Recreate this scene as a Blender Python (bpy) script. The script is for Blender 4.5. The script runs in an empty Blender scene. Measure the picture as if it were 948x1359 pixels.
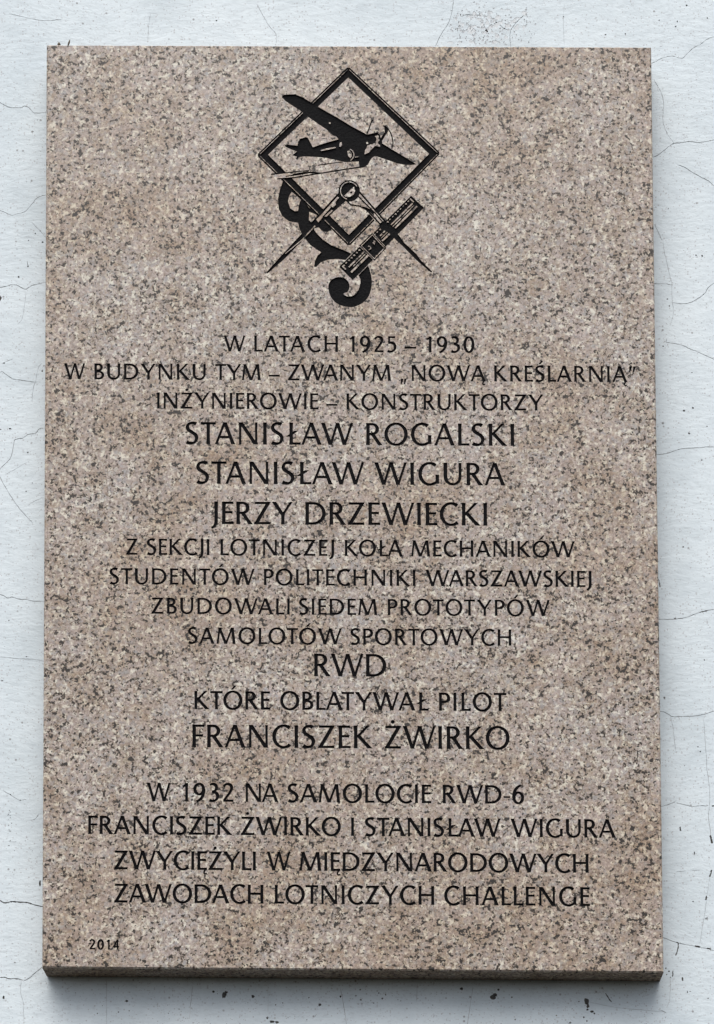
import bpy, math, random
import numpy as np
from mathutils import Vector, Matrix
from mathutils.geometry import delaunay_2d_cdt

random.seed(7)
scene = bpy.context.scene
C = scene.collection
R = math.radians

# ---------------------------------------------------------------- camera
PW, PH = 948.0, 1359.0              # size of the photograph the measurements come from
FPX, PCX, PCY = 3200.0, 520.0, 1892.0   # focal length and principal point (a rising-front lens)
PITCH = 0.0749
PLAQUE_Z = 2.68
CAM = Vector((0.035, -2.32, PLAQUE_Z - 1.0798))
cd = bpy.data.cameras.new("camera")
cd.sensor_fit = 'VERTICAL'
cd.sensor_height = 24.0
cd.lens = FPX / PH * 24.0
cd.shift_x = (PW / 2 - PCX) / PH
cd.shift_y = (PCY - PH / 2) / PH
cd.clip_start = 0.05
cd.clip_end = 200.0
cam = bpy.data.objects.new("camera", cd)
cam.location = CAM
cam.rotation_euler = (math.pi / 2 + PITCH, 0, 0)
C.objects.link(cam)
scene.camera = cam

# ---------------------------------------------------------------- sky, sun, exposure
SUN_EL, SUN_AZ = R(64), R(-12)       # azimuth measured from straight in front of the wall, minus = left
world = bpy.data.worlds.new("World")
scene.world = world
world.use_nodes = True
wn = world.node_tree.nodes
wl = world.node_tree.links
bg = wn["Background"]
sky = wn.new("ShaderNodeTexSky")
sky.sky_type = 'NISHITA'
sky.sun_disc = False
sky.sun_elevation = SUN_EL
sky.sun_rotation = math.pi + SUN_AZ * -1
sky.air_density = 0.7
sky.dust_density = 4.0
sky.ozone_density = 1.0
veil = wn.new("ShaderNodeHueSaturation")      # thin cloud takes most of the blue out of the sky
veil.inputs["Saturation"].default_value = 0.45
wl.new(sky.outputs[0], veil.inputs["Color"])
wtc = wn.new("ShaderNodeTexCoord")             # below the horizon: dull dark ground instead of sky
wsep = wn.new("ShaderNodeSeparateXYZ")
wl.new(wtc.outputs["Generated"], wsep.inputs[0])
wr = wn.new("ShaderNodeMapRange")
wr.inputs["From Min"].default_value = -0.06
wr.inputs["From Max"].default_value = 0.03
wl.new(wsep.outputs["Z"], wr.inputs["Value"])
wm = wn.new("ShaderNodeMix")
wm.data_type = 'RGBA'
wl.new(wr.outputs[0], wm.inputs[0])
wm.inputs[6].default_value = (0.22, 0.20, 0.165, 1)
wl.new(veil.outputs[0], wm.inputs[7])
wl.new(wm.outputs[2], bg.inputs[0])
bg.inputs[1].default_value = 0.105
sd = bpy.data.lights.new("sun", 'SUN')
sd.energy = 1.5
sd.angle = R(62)
sd.color = (1.0, 0.97, 0.93)
sun = bpy.data.objects.new("sun", sd)
d = Vector((math.sin(SUN_AZ) * math.cos(SUN_EL), -math.cos(SUN_AZ) * math.cos(SUN_EL), math.sin(SUN_EL)))
sun.rotation_euler = d.to_track_quat('Z', 'Y').to_euler()
sun.location = (0, -3, 6)
C.objects.link(sun)
scene.view_settings.view_transform = 'Standard'
scene.view_settings.look = 'None'
scene.view_settings.exposure = 0.88
scene.view_settings.gamma = 1.0

# ---------------------------------------------------------------- measuring: photo pixel -> plane of the slab or of the wall
THICK = 0.034                        # thickness of the slab
ca, sa = math.cos(PITCH), math.sin(PITCH)


def on_plane(px, py, y):
    """point where the sight line of a measured pixel meets the vertical plane at depth y"""
    cx, cy, cz = (px - PCX) / FPX, -(py - PCY) / FPX, -1.0
    dx, dy, dz = cx, -(sa * cy) - ca * cz, ca * cy - sa * cz
    s = (y - CAM.y) / dy
    return (CAM.x + dx * s, CAM.z + dz * s)


def homography(src, dst):
    A = []
    for (x, y), (u, v) in zip(src, dst):
        A.append([x, y, 1, 0, 0, 0, -u * x, -u * y, -u])
        A.append([0, 0, 0, x, y, 1, -v * x, -v * y, -v])
    h = np.linalg.svd(np.array(A))[2][-1]
    return h.reshape(3, 3)


def apply_h(h, p):
    x, y, w = h @ np.array([p[0], p[1], 1.0])
    return (x / w, y / w)


SW, SH = 0.600, 0.932                # nominal slab size; u runs right, v runs down from its top left corner
corners_px = [(62, 59), (864.5, 62), (881, 1290.5), (56, 1284)]
corners_uv = [(0, 0), (SW, 0), (SW, SH), (0, SH)]
corners_w = [on_plane(x, y, -THICK) for x, y in corners_px]
PX2UV = homography(corners_px, corners_uv)
UV2W = homography(corners_uv, corners_w)


def uv(px, py):
    return apply_h(PX2UV, (px, py))


def uvw(u, v, depth=0.0):
    x, z = apply_h(UV2W, (u, v))
    return (x, -THICK + depth, z)


# ---------------------------------------------------------------- materials
def new_mat(name):
    m = bpy.data.materials.new(name)
    m.use_nodes = True
    nt = m.node_tree
    return m, nt, nt.nodes, nt.links, nt.nodes["Principled BSDF"]


def ramp(nodes, stops, mode='LINEAR'):
    r = nodes.new("ShaderNodeValToRGB")
    r.color_ramp.interpolation = mode
    el = r.color_ramp.elements
    while len(el) > 1:
        el.remove(el[-1])
    el[0].position = stops[0][0]
    c = stops[0][1]
    el[0].color = (*c, 1) if isinstance(c, tuple) else (c, c, c, 1)
    for p, c in stops[1:]:
        e = el.new(p)
        e.color = (*c, 1) if isinstance(c, tuple) else (c, c, c, 1)
    return r


def mix(nodes, links, fac, a, b, mode='MIX'):
    n = nodes.new("ShaderNodeMix")
    n.data_type = 'RGBA'
    n.blend_type = mode
    n.clamp_factor = True
    for sock, v in ((n.inputs[0], fac), (n.inputs[6], a), (n.inputs[7], b)):
        if isinstance(v, (int, float)):
            sock.default_value = v
        elif isinstance(v, tuple):
            sock.default_value = (*v, 1)
        else:
            links.new(v, sock)
    return n.outputs[2]


def math_node(nodes, links, op, a, b=None):
    n = nodes.new("ShaderNodeMath")
    n.operation = op
    for sock, v in ((n.inputs[0], a), (n.inputs[1], b)):
        if v is None:
            continue
        if isinstance(v, (int, float)):
            sock.default_value = v
        else:
            links.new(v, sock)
    return n.outputs[0]


def noise(nodes, links, vec, scale, detail=3, rough=0.5):
    n = nodes.new("ShaderNodeTexNoise")
    n.inputs["Scale"].default_value = scale
    n.inputs["Detail"].default_value = detail
    n.inputs["Roughness"].default_value = rough
    links.new(vec, n.inputs["Vector"])
    return n


def voro(nodes, links, vec, scale, feature='F1'):
    n = nodes.new("ShaderNodeTexVoronoi")
    n.feature = feature
    n.inputs["Scale"].default_value = scale
    links.new(vec, n.inputs["Vector"])
    return n


def offset_vec(nodes, links, vec, off):
    n = nodes.new("ShaderNodeVectorMath")
    n.operation = 'ADD'
    links.new(vec, n.inputs[0])
    n.inputs[1].default_value = off
    return n.outputs[0]


def make_granite(name, tint, rough):
    m, nt, N, L, P = new_mat(name)
    tc = N.new("ShaderNodeTexCoord").outputs["Object"]
    dn = noise(N, L, tc, 260, 2)
    sub = N.new("ShaderNodeVectorMath"); sub.operation = 'SUBTRACT'
    L.new(dn.outputs["Color"], sub.inputs[0]); sub.inputs[1].default_value = (.5, .5, .5)
    scl = N.new("ShaderNodeVectorMath"); scl.operation = 'SCALE'
    L.new(sub.outputs[0], scl.inputs[0]); scl.inputs["Scale"].default_value = 0.005
    add = N.new("ShaderNodeVectorMath"); add.operation = 'ADD'
    L.new(tc, add.inputs[0]); L.new(scl.outputs[0], add.inputs[1])
    v = add.outputs[0]
    big = noise(N, L, offset_vec(N, L, tc, (3, 1, 7)), 9, 3)          # decimetre patches of browner and greyer stone
    mid = noise(N, L, offset_vec(N, L, tc, (9, 4, 2)), 38, 3)
    # feldspar and quartz grains
    g1 = voro(N, L, v, 280)
    s1 = N.new("ShaderNodeSeparateColor"); L.new(g1.outputs["Color"], s1.inputs[0])
    r1 = ramp(N, [(0.0, (.40, .335, .32)), (.24, (.47, .385, .36)), (.42, (.37, .355, .365)), (.56, (.42, .345, .315)),
                  (.70, (.56, .49, .41)), (.82, (.35, .275, .225)), (.92, (.64, .60, .55)), (.97, (.27, .19, .13))], 'CONSTANT')
    L.new(s1.outputs[0], r1.inputs[0])
    g2 = voro(N, L, offset_vec(N, L, v, (5, 5, 5)), 560)
    s2 = N.new("ShaderNodeSeparateColor"); L.new(g2.outputs["Color"], s2.inputs[0])
    r2 = ramp(N, [(0.0, (.40, .345, .33)), (.35, (.50, .43, .39)), (.55, (.31, .27, .25)), (.72, (.60, .54, .47)), (.9, (.24, .20, .17))], 'CONSTANT')
    L.new(s2.outputs[1], r2.inputs[0])
    col = mix(N, L, 0.5, r1.outputs[0], r2.outputs[0])
    salt = noise(N, L, offset_vec(N, L, tc, (8, 8, 2)), 420, 3, .7)
    rs = ramp(N, [(.30, (.62, .57, .52)), (.50, (1.02, 1.01, 1)), (.70, (1.5, 1.48, 1.44))])
    L.new(salt.outputs["Fac"], rs.inputs[0])
    col = mix(N, L, .85, col, rs.outputs[0], 'MULTIPLY')

    def grains(scale, lo, hi, off, c, amt, detail=2.0, rough=.55, clump=0.0):
        """irregular flecks where a fine noise rises above a level"""
        nn = noise(N, L, offset_vec(N, L, tc, off), scale, detail, rough)
        val = nn.outputs["Fac"]
        if clump:
            val = math_node(N, L, 'ADD', val, math_node(N, L, 'MULTIPLY', math_node(N, L, 'SUBTRACT', mid.outputs["Fac"], .5), clump))
        rr_ = ramp(N, [(lo, 0.0), (hi, 1.0)])
        L.new(val, rr_.inputs[0])
        return mix(N, L, math_node(N, L, 'MULTIPLY', rr_.outputs[0], amt), col, c)

    col = grains(225, .57, .64, (11, 2, 5), (.84, .80, .70), .75)                 # cream feldspar
    col = grains(190, .60, .68, (3, 17, 9), (.37, .365, .375), .65)                 # bluish quartz
    col = grains(165, .60, .70, (23, 5, 1), (.43, .32, .24), .55, clump=.2)       # rusty feldspar
    # browner / greyer patches
    rb = ramp(N, [(.36, (1.03, 1.05, 1.045)), (.50, (1.0, .99, .96)), (.66, (.93, .87, .78))])
    L.new(big.outputs["Fac"], rb.inputs[0])
    col = mix(N, L, 1.0, col, rb.outputs[0], 'MULTIPLY')
    rm = ramp(N, [(.33, (1.05, 1.04, 1.04)), (.50, (1.0, .99, .97)), (.68, (.93, .88, .81))])
    L.new(mid.outputs["Fac"], rm.inputs[0])
    col = mix(N, L, 1.0, col, rm.outputs[0], 'MULTIPLY')
    col = grains(380, .585, .66, (13, 3, 29), (.20, .145, .09), .75, 2, .6, clump=.14)
    # mica: brown skirts first, black flakes in their middles
    col = grains(246, .546, .625, (31, 7, 3), (.205, .145, .092), .8, 2.2, .6, clump=.13)
    col = grains(246, .600, .640, (31, 7, 3), (.026, .021, .017), .95, 2.2, .6, clump=.13)
    col = grains(330, .63, .68, (2, 41, 13), (.03, .026, .024), .95, 1.5, .5, clump=.1)
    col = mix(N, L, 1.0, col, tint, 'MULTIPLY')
    L.new(col, P.inputs["Base Color"])
    P.inputs["Roughness"].default_value = rough
    P.inputs["Specular IOR Level"].default_value = 0.35
    bp = N.new("ShaderNodeBump"); bp.inputs["Strength"].default_value = 0.05; bp.inputs["Distance"].default_value = 0.0005
    L.new(s2.outputs[0], bp.inputs["Height"]); L.new(bp.outputs[0], P.inputs["Normal"])
    return m


def make_black_paint():
    m, nt, N, L, P = new_mat("black_lettering_paint")
    tc = N.new("ShaderNodeTexCoord").outputs["Object"]
    n = noise(N, L, tc, 420, 4, .65)
    r = ramp(N, [(.3, (.0022, .0022, .0026)), (.7, (.005, .005, .006))])
    L.new(n.outputs["Fac"], r.inputs[0]); L.new(r.outputs[0], P.inputs["Base Color"])
    P.inputs["Roughness"].default_value = 0.62
    P.inputs["Specular IOR Level"].default_value = 0.06
    bp = N.new("ShaderNodeBump"); bp.inputs["Strength"].default_value = 0.6; bp.inputs["Distance"].default_value = 0.0012
    L.new(n.outputs["Fac"], bp.inputs["Height"]); L.new(bp.outputs[0], P.inputs["Normal"])
    return m


def make_wall_paint():
    m, nt, N, L, P = new_mat("weathered_white_wall_paint")
    tc = N.new("ShaderNodeTexCoord").outputs["Object"]
    mp = N.new("ShaderNodeMapping"); mp.inputs["Scale"].default_value = (1.0, 1.0, 2.2); mp.inputs["Rotation"].default_value = (0, R(9), 0)
    wob = noise(N, L, offset_vec(N, L, tc, (6, 6, 1)), 7, 3)
    ws = N.new("ShaderNodeVectorMath"); ws.operation = 'SCALE'; ws.inputs["Scale"].default_value = .045
    L.new(wob.outputs["Color"], ws.inputs[0])
    wa = N.new("ShaderNodeVectorMath"); wa.operation = 'ADD'
    L.new(tc, wa.inputs[0]); L.new(ws.outputs[0], wa.inputs[1])
    L.new(wa.outputs[0], mp.inputs[0])
    brush = mp.outputs[0]
    broad = noise(N, L, tc, 2.2, 4)
    mid = noise(N, L, offset_vec(N, L, tc, (4, 4, 4)), 26, 5, .6)
    fine = noise(N, L, brush, 190, 5, .66)
    stroke = noise(N, L, brush, 80, 5, .6)
    base = ramp(N, [(.30, (.63, .71, .75)), (.55, (.70, .775, .81)), (.75, (.745, .815, .845))])
    L.new(broad.outputs["Fac"], base.inputs[0])
    rm = ramp(N, [(.30, (.93, .935, .94)), (.5, (1, 1, 1)), (.72, (1.03, 1.025, 1.02))])
    L.new(mid.outputs["Fac"], rm.inputs[0])
    col = mix(N, L, 1.0, base.outputs[0], rm.outputs[0], 'MULTIPLY')
    blot = noise(N, L, offset_vec(N, L, tc, (2, 7, 3)), 11, 4, .55)
    rbl = ramp(N, [(.34, (.925, .93, .93)), (.48, (1, 1, 1)), (.66, (1.035, 1.03, 1.025))])
    L.new(blot.outputs["Fac"], rbl.inputs[0])
    col = mix(N, L, 1.0, col, rbl.outputs[0], 'MULTIPLY')
    # fine grime caught in the brush marks
    rf = ramp(N, [(.34, 1.0), (.46, 0.0)])
    L.new(fine.outputs["Fac"], rf.inputs[0])
    col = mix(N, L, math_node(N, L, 'MULTIPLY', rf.outputs[0], .24), col, (.40, .42, .44))
    # pinhead specks of soot and mould
    for sc, thr, rad, dark, off in ((170, .955, .16, (.22, .21, .21), (1, 1, 1)), (380, .88, .28, (.45, .46, .47), (5, 2, 8)), (620, .88, .33, (.45, .46, .47), (9, 2, 1)), (95, .95, .10, (.12, .11, .10), (3, 9, 4))):
        k = voro(N, L, offset_vec(N, L, tc, off), sc)
        sk = N.new("ShaderNodeSeparateColor"); L.new(k.outputs["Color"], sk.inputs[0])
        nb = math_node(N, L, 'MULTIPLY', math_node(N, L, 'SUBTRACT', mid.outputs["Fac"], .5), .35)
        on = ramp(N, [(thr, 0.0), (thr + .03, 1.0)])
        L.new(math_node(N, L, 'ADD', sk.outputs[0], nb), on.inputs[0])
        near = ramp(N, [(rad * .6, 1.0), (rad * 1.5, 0.0)])
        L.new(k.outputs["Distance"], near.inputs[0])
        col = mix(N, L, math_node(N, L, 'MULTIPLY', math_node(N, L, 'MULTIPLY', on.outputs[0], near.outputs[0]), .8), col, dark)
    L.new(col, P.inputs["Base Color"])
    P.inputs["Roughness"].default_value = 0.75
    P.inputs["Specular IOR Level"].default_value = 0.25
    h = math_node(N, L, 'ADD', math_node(N, L, 'MULTIPLY', stroke.outputs["Fac"], 1.0), math_node(N, L, 'MULTIPLY', fine.outputs["Fac"], .22))
    bp = N.new("ShaderNodeBump"); bp.inputs["Strength"].default_value = 0.27; bp.inputs["Distance"].default_value = 0.0022
    L.new(h, bp.inputs["Height"]); L.new(bp.outputs[0], P.inputs["Normal"])
    return m


def make_flat(name, c1, c2, scale, rough=.8):
    m, nt, N, L, P = new_mat(name)
    tc = N.new("ShaderNodeTexCoord").outputs["Object"]
    n = noise(N, L, tc, scale, 4)
    r = ramp(N, [(.3, c1), (.7, c2)])
    L.new(n.outputs["Fac"], r.inputs[0]); L.new(r.outputs[0], P.inputs["Base Color"])
    P.inputs["Roughness"].default_value = rough
    return m


GRANITE = make_granite("polished_pink_granite", (.835, .845, .845), .32)
SAWN_SHADED = make_granite("rough_sawn_granite_edge_shaded", (.47, .44, .40), .9)  # rough-sawn granite, tint darkened to paint in the shade on the underside
BLACK = make_black_paint()
WALL = make_wall_paint()
SOOT = make_flat("dark_grime_in_chips", (.035, .032, .03), (.10, .095, .09), 300)
SCUFF = make_flat("grey_worn_paint", (.46, .48, .50), (.64, .67, .69), 260)
WORN = make_flat("thin_dusty_paint", (.56, .60, .62), (.70, .74, .76), 160)
CRACK = make_flat("grey_crack_dirt", (.30, .32, .33), (.54, .57, .58), 120)
TWIG = make_flat("dry_brown_litter", (.05, .04, .03), (.14, .11, .07), 500)


# ---------------------------------------------------------------- objects
def tag(o, label=None, cat=None, kind=None, group=None):
    if label: o["label"] = label
    if cat: o["category"] = cat
    if kind: o["kind"] = kind
    if group: o["group"] = group


def link_mesh(name, verts, faces, mats, parent=None, face_mats=None, smooth=False):
    me = bpy.data.meshes.new(name)
    me.from_pydata(verts, [], faces)
    for m in mats:
        me.materials.append(m)
    if face_mats:
        for p, i in zip(me.polygons, face_mats):
            p.material_index = i
    if smooth:
        for p in me.polygons:
            p.use_smooth = True
    me.update()
    o = bpy.data.objects.new(name, me)
    C.objects.link(o)
    if parent:
        o.parent = parent
        o.matrix_parent_inverse = parent.matrix_basis.inverted()
    return o


class Relief:
    """gathers triangles of one mesh, sharing corners"""
    def __init__(self):
        self.v, self.f, self.fm, self.ix = [], [], [], {}

    def vert(self, p):
        k = (round(p[0], 7), round(p[1], 7), round(p[2], 7))
        if k not in self.ix:
            self.ix[k] = len(self.v)
            self.v.append(p)
        return self.ix[k]

    def face(self, pts, m=0):
        idx = [self.vert(p) for p in pts]
        if len(set(idx)) == len(idx):
            self.f.append(idx)
            self.fm.append(m)


def inside(pts, poly):
    """even-odd test of many points against one polygon"""
    x, y = pts[:, 0], pts[:, 1]
    r = np.zeros(len(pts), bool)
    n = len(poly)
    for i in range(n):
        x0, y0 = poly[i]
        x1, y1 = poly[(i + 1) % n]
        if y0 == y1:
            continue
        c = ((y0 > y) != (y1 > y)) & (x < (x1 - x0) * (y - y0) / (y1 - y0) + x0)
        r ^= c
    return r


def carve(rect, layers, to3d, depths, bins):
    """triangulates a rectangle with outlines in it; the uppermost outline over a triangle says which mesh it
    belongs to, and every mesh other than None is sunk by its depth with walls round it"""
    (u0, v0, u1, v1) = rect
    pts = [Vector(p) for p in ((u0, v0), (u1, v0), (u1, v1), (u0, v1))]
    edges = [(0, 1), (1, 2), (2, 3), (3, 0)]
    for poly, key in layers:
        b = len(pts)
        n = len(poly)
        pts += [Vector(p) for p in poly]
        edges += [(b + i, b + (i + 1) % n) for i in range(n)]
    ov, oe, of, _, _, _ = delaunay_2d_cdt(pts, edges, [], 0, 2e-6)
    V = np.array([(p[0], p[1]) for p in ov])
    F = np.array([list(f) for f in of])
    cen = V[F].mean(axis=1)
    keys = [None] * len(F)
    for poly, key in layers:
        pa = np.array(poly)
        lo, hi = pa.min(0), pa.max(0)
        cand = np.where((cen[:, 0] >= lo[0]) & (cen[:, 0] <= hi[0]) & (cen[:, 1] >= lo[1]) & (cen[:, 1] <= hi[1]))[0]
        if len(cand) == 0:
            continue
        for i in cand[inside(cen[cand], poly)]:
            keys[i] = key
    emap = {}
    for fi, f in enumerate(F):
        for i in range(3):
            emap.setdefault((int(f[i]), int(f[(i + 1) % 3])), fi)
    for fi, f in enumerate(F):
        k = keys[fi]
        a, b, c = V[f[0]], V[f[1]], V[f[2]]
        area = (b[0] - a[0]) * (c[1] - a[1]) - (b[1] - a[1]) * (c[0] - a[0])
        if abs(area) < 1e-13:
            continue
        dpt = depths[k][0] if k is not None else 0.0
        bins[k].face([to3d(p[0], p[1], dpt) for p in (a, b, c)], depths[k][1] if k is not None else 0)
        if k is not None:
            for i in range(3):
                e0, e1 = int(f[i]), int(f[(i + 1) % 3])
                o = emap.get((e1, e0))
                ok = keys[o] if o is not None else None
                od = depths[ok][0] if ok is not None else 0.0
                if od < dpt - 1e-7:
                    p, q = V[e0], V[e1]
                    bins[k].face([to3d(*p, od), to3d(*q, od), to3d(*q, dpt), to3d(*p, dpt)], depths[k][1])


# ---------------------------------------------------------------- lettering: humanist capitals drawn stroke by stroke, cap height 1
TK, TN = .154, .108


def bar(x0, y0, x1, y1, w, cut=None, flare=.16):
    dx, dy = x1 - x0, y1 - y0
    ln = math.hypot(dx, dy)
    if cut is None:
        cut = 'h' if abs(dy) > abs(dx) * .45 else 'v'
    a, b = [], []
    for t in (0, .1, .25, .5, .75, .9, 1):
        ww = w * (1 + flare * (abs(2 * t - 1) ** 2.6) - flare * .25)
        x, y = x0 + dx * t, y0 + dy * t
        if cut == 'h':
            k = ww / 2 * ln / abs(dy)
            a.append((x - k, y)); b.append((x + k, y))
        else:
            k = ww / 2 * ln / abs(dx)
            a.append((x, y - k)); b.append((x, y + k))
    return a + b[::-1]


def sweep(pts, wf, tip0=1.0, tip1=1.0):
    a, b = [], []
    n = len(pts)
    for i, (x, y) in enumerate(pts):
        p, q = pts[max(i - 1, 0)], pts[min(i + 1, n - 1)]
        dx, dy = q[0] - p[0], q[1] - p[1]
        l = math.hypot(dx, dy) or 1
        dx, dy = dx / l, dy / l
        t = i / (n - 1)
        w = wf(dx, dy)
        if t < .18: w *= 1 + (tip0 - 1) * (1 - t / .18)
        if t > .82: w *= 1 + (tip1 - 1) * (1 - (1 - t) / .18)
        a.append((x - dy * w / 2, y + dx * w / 2)); b.append((x + dy * w / 2, y - dx * w / 2))
    return a + b[::-1]


def round_w(dx, dy):
    return TN + (TK * 1.03 - TN) * abs(dy) ** 1.6


def nib_w(dx, dy):
    return TN + (TK * 1.06 - TN) * abs(math.sin(math.atan2(dy, dx) - R(28))) ** 1.3


def ell(cx, cy, rx, ry, a0, a1, n=28, wf=round_w, tip0=1, tip1=1):
    return sweep([(cx + rx * math.cos(R(a0 + (a1 - a0) * i / n)), cy + ry * math.sin(R(a0 + (a1 - a0) * i / n))) for i in range(n + 1)], wf, tip0, tip1)


def spline(ctrl, n=8):
    out = []
    P = [ctrl[0]] + list(ctrl) + [ctrl[-1]]
    for i in range(1, len(P) - 2):
        p0, p1, p2, p3 = P[i - 1], P[i], P[i + 1], P[i + 2]
        for k in range(n):
            t = k / n
            out.append(tuple(.5 * (2 * p1[j] + (p2[j] - p0[j]) * t + (2 * p0[j] - 5 * p1[j] + 4 * p2[j] - p3[j]) * t * t
                                   + (3 * p1[j] - p0[j] - 3 * p2[j] + p3[j]) * t ** 3) for j in (0, 1)))
    out.append(tuple(ctrl[-1]))
    return out


def bowl(x0, ylo, yhi, xr):
    yt, yb = yhi - TN / 2, ylo + TN / 2
    xr -= TK / 2
    ry = (yt - yb) / 2
    xs = max(x0 + .02, xr - ry * 1.05)
    pts = [(x0, yt), ((x0 + xs) / 2, yt)]
    for i in range(25):
        a = R(90 - 180 * i / 24)
        pts.append((xs + (xr - xs) * math.cos(a), (yt + yb) / 2 + ry * math.sin(a)))
    pts += [((x0 + xs) / 2, yb), (x0, yb)]
    return sweep(pts, round_w)


def ring(cx, cy, rx, ry):
    return [ell(cx, cy, rx, ry, -2, 182), ell(cx, cy, rx, ry, 178, 362)]


def disc(cx, cy, r, n=14):
    return [(cx + r * math.cos(2 * math.pi * i / n), cy + r * math.sin(2 * math.pi * i / n)) for i in range(n)]


def stem(x, y0=0, y1=1, w=TK):
    return bar(x, y0, x, y1, w, 'h')


def glyph(ch):
    """(outlines, left bearing, right bearing)"""
    s, r, dg = .085, .045, .0
    if ch == 'A':
        return [bar(.05, 0, .425, 1, TN), bar(.425, 1, .80, 0, TK), bar(.16, .33, .68, .33, TN, 'v', 0)], dg, dg
    if ch == 'Ą':
        g, a, b = glyph('A')
        return g + [sweep(spline([(.80, .04), (.72, -.09), (.74, -.20), (.86, -.19)]), lambda x, y: .09)], a, b
    if ch == 'B':
        return [stem(.064), bowl(.06, .50, 1, .50), bowl(.06, 0, .545, .575)], s, r
    if ch == 'C':
        return [ell(.47, .5, .47 - .06, .475, 50, 312, 36, round_w, 1.25, 1.15)], r, .02
    if ch == 'D':
        return [stem(.064), bowl(.06, 0, 1, .86)], s, r
    if ch in 'EĘ':
        g = [stem(.064), bar(.05, 1 - TN / 2, .48, 1 - TN / 2, TN, 'v'), bar(.05, .53, .44, .53, TN, 'v'), bar(.05, TN / 2, .49, TN / 2, TN, 'v')]
        if ch == 'Ę':
            g.append(sweep(spline([(.42, .04), (.34, -.09), (.36, -.20), (.49, -.19)]), lambda x, y: .09))
        return g, s, .03
    if ch == 'F':
        return [stem(.064), bar(.05, 1 - TN / 2, .50, 1 - TN / 2, TN, 'v'), bar(.05, .52, .45, .52, TN, 'v')], s, .02
    if ch == 'G':
        return [ell(.47, .5, .41, .475, 52, 300, 36, round_w, 1.25, 1.0), sweep(spline([(.66, .085), (.74, .12), (.80, .16)]), lambda x, y: TN),
                stem(.80, .06, .47)], r, .06
    if ch == 'H':
        return [stem(.064), stem(.72), bar(.06, .52, .72, .52, TN, 'v', 0)], s, s
    if ch == 'I':
        return [stem(.064)], s, s
    if ch == 'J':
        return [sweep(spline([(.20, 1), (.20, .6), (.20, .16), (.165, -.02), (.09, -.12), (-.01, -.165)]), lambda x, y: TN * .8 + (TK - TN * .8) * abs(y) ** 1.5, 1.1, 1.0)], .0, s
    if ch == 'K':
        return [stem(.064), bar(.13, .50, .60, 1, TN), bar(.17, .56, .68, 0, TK)], s, dg
    if ch in 'LŁ':
        g = [stem(.064), bar(.05, TN / 2, .48, TN / 2, TN, 'v')]
        if ch == 'Ł':
            g.append(bar(-.085, .36, .285, .63, TN * 1.05, 'h', 0))
        return g, (s if ch == 'L' else .0), .0
    if ch == 'M':
        return [bar(.06, 0, .175, 1, TN), bar(.165, 1, .555, .0, TK), bar(.555, 0, .93, 1, TN), bar(.945, 1, 1.05, 0, TK)], .05, .06
    if ch == 'N':
        return [stem(.045, 0, 1, TN), bar(.06, 1, .73, 0, TK), stem(.745, 0, 1, TN)], s, s
    if ch in 'OÓ':
        g = ring(.51, .5, .51 - TK / 2, .475)
        if ch == 'Ó':
            g.append(bar(.46, 1.08, .65, 1.30, .105, 'h', 0))
        return g, r, r
    if ch == 'P':
        return [stem(.064), bowl(.06, .42, 1, .58)], s, .0
    if ch == 'R':
        return [stem(.064), bowl(.06, .45, 1, .55), bar(.27, .48, .60, 0, TK)], s, dg
    if ch in 'SŚ':
        c = [(.475, .905), (.40, .945), (.30, .957), (.17, .925), (.10, .83), (.095, .735), (.15, .635), (.28, .545), (.41, .455), (.485, .345),
             (.485, .22), (.42, .10), (.29, .043), (.15, .055), (.055, .105)]
        g = [sweep(spline(c, 4), nib_w, 1.1, 1.1)]
        if ch == 'Ś':
            g.append(bar(.26, 1.08, .44, 1.30, .105, 'h', 0))
        return g, .05, .05
    if ch == 'T':
        return [stem(.335), bar(0, 1 - TN / 2, .67, 1 - TN / 2, TN, 'v')], .01, .01
    if ch == 'U':
        return [sweep([(.064, 1), (.064, .85), (.064, .6)] + [(.38 - .316 * math.cos(R(a)), .37 - .33 * math.sin(R(a))) for a in range(0, 181, 9)]
                      + [(.696, .6), (.696, .85), (.696, 1)], lambda x, y: TN + ((TK if y < 0 else TN * 1.12) - TN) * abs(y) ** 1.5, 1.1, 1.1)], .07, .07
    if ch == 'W':
        return [bar(.04, 1, .375, 0, TK), bar(.375, 0, .675, 1, TN), bar(.675, 1, .985, 0, TK), bar(.985, 0, 1.31, 1, TN)], dg, dg
    if ch == 'Y':
        return [bar(.045, 1, .425, .43, TK), bar(.425, .43, .79, 1, TN), stem(.43, 0, .47)], dg, dg
    if ch in 'ZŻ':
        g = [bar(.03, 1 - TN / 2, .66, 1 - TN / 2, TN, 'v', .05), bar(.065, 0, .64, 1, TK, 'h', 0), bar(.0, TN / 2, .70, TN / 2, TN, 'v', .05)]
        if ch == 'Ż':
            g.append(disc(.35, 1.175, .085))
        return g, .03, .03
    if ch == '–':
        return [bar(0, .29, .70, .29, .118, 'v', 0)], .06, .06
    if ch == '-':
        return [bar(0, .36, .34, .36, .095, 'v', 0)], .06, .06
    if ch in '„”':
        y = .15 if ch == '„' else .98
        return [[(x + .0, y), (x + .175, y), (x + .045, y - .36), (x - .04, y - .36)] for x in (.0, .24)], .02, .02
    if ch == '0':
        return ring(.33, .5, .33 - TK / 2, .465), .05, .05
    if ch == '1':
        return [stem(.25), sweep(spline([(.25, .955), (.17, .88), (.05, .80)]), lambda x, y: TN)], .08, .16
    if ch == '2':
        return [sweep(spline([(.05, .80), (.13, .92), (.27, .957), (.42, .89), (.465, .73), (.38, .52), (.22, .29), (.06, .07)], 6), nib_w, 1, .9),
                bar(.02, TN / 2, .56, TN / 2, TN, 'v')], .06, .06
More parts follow.
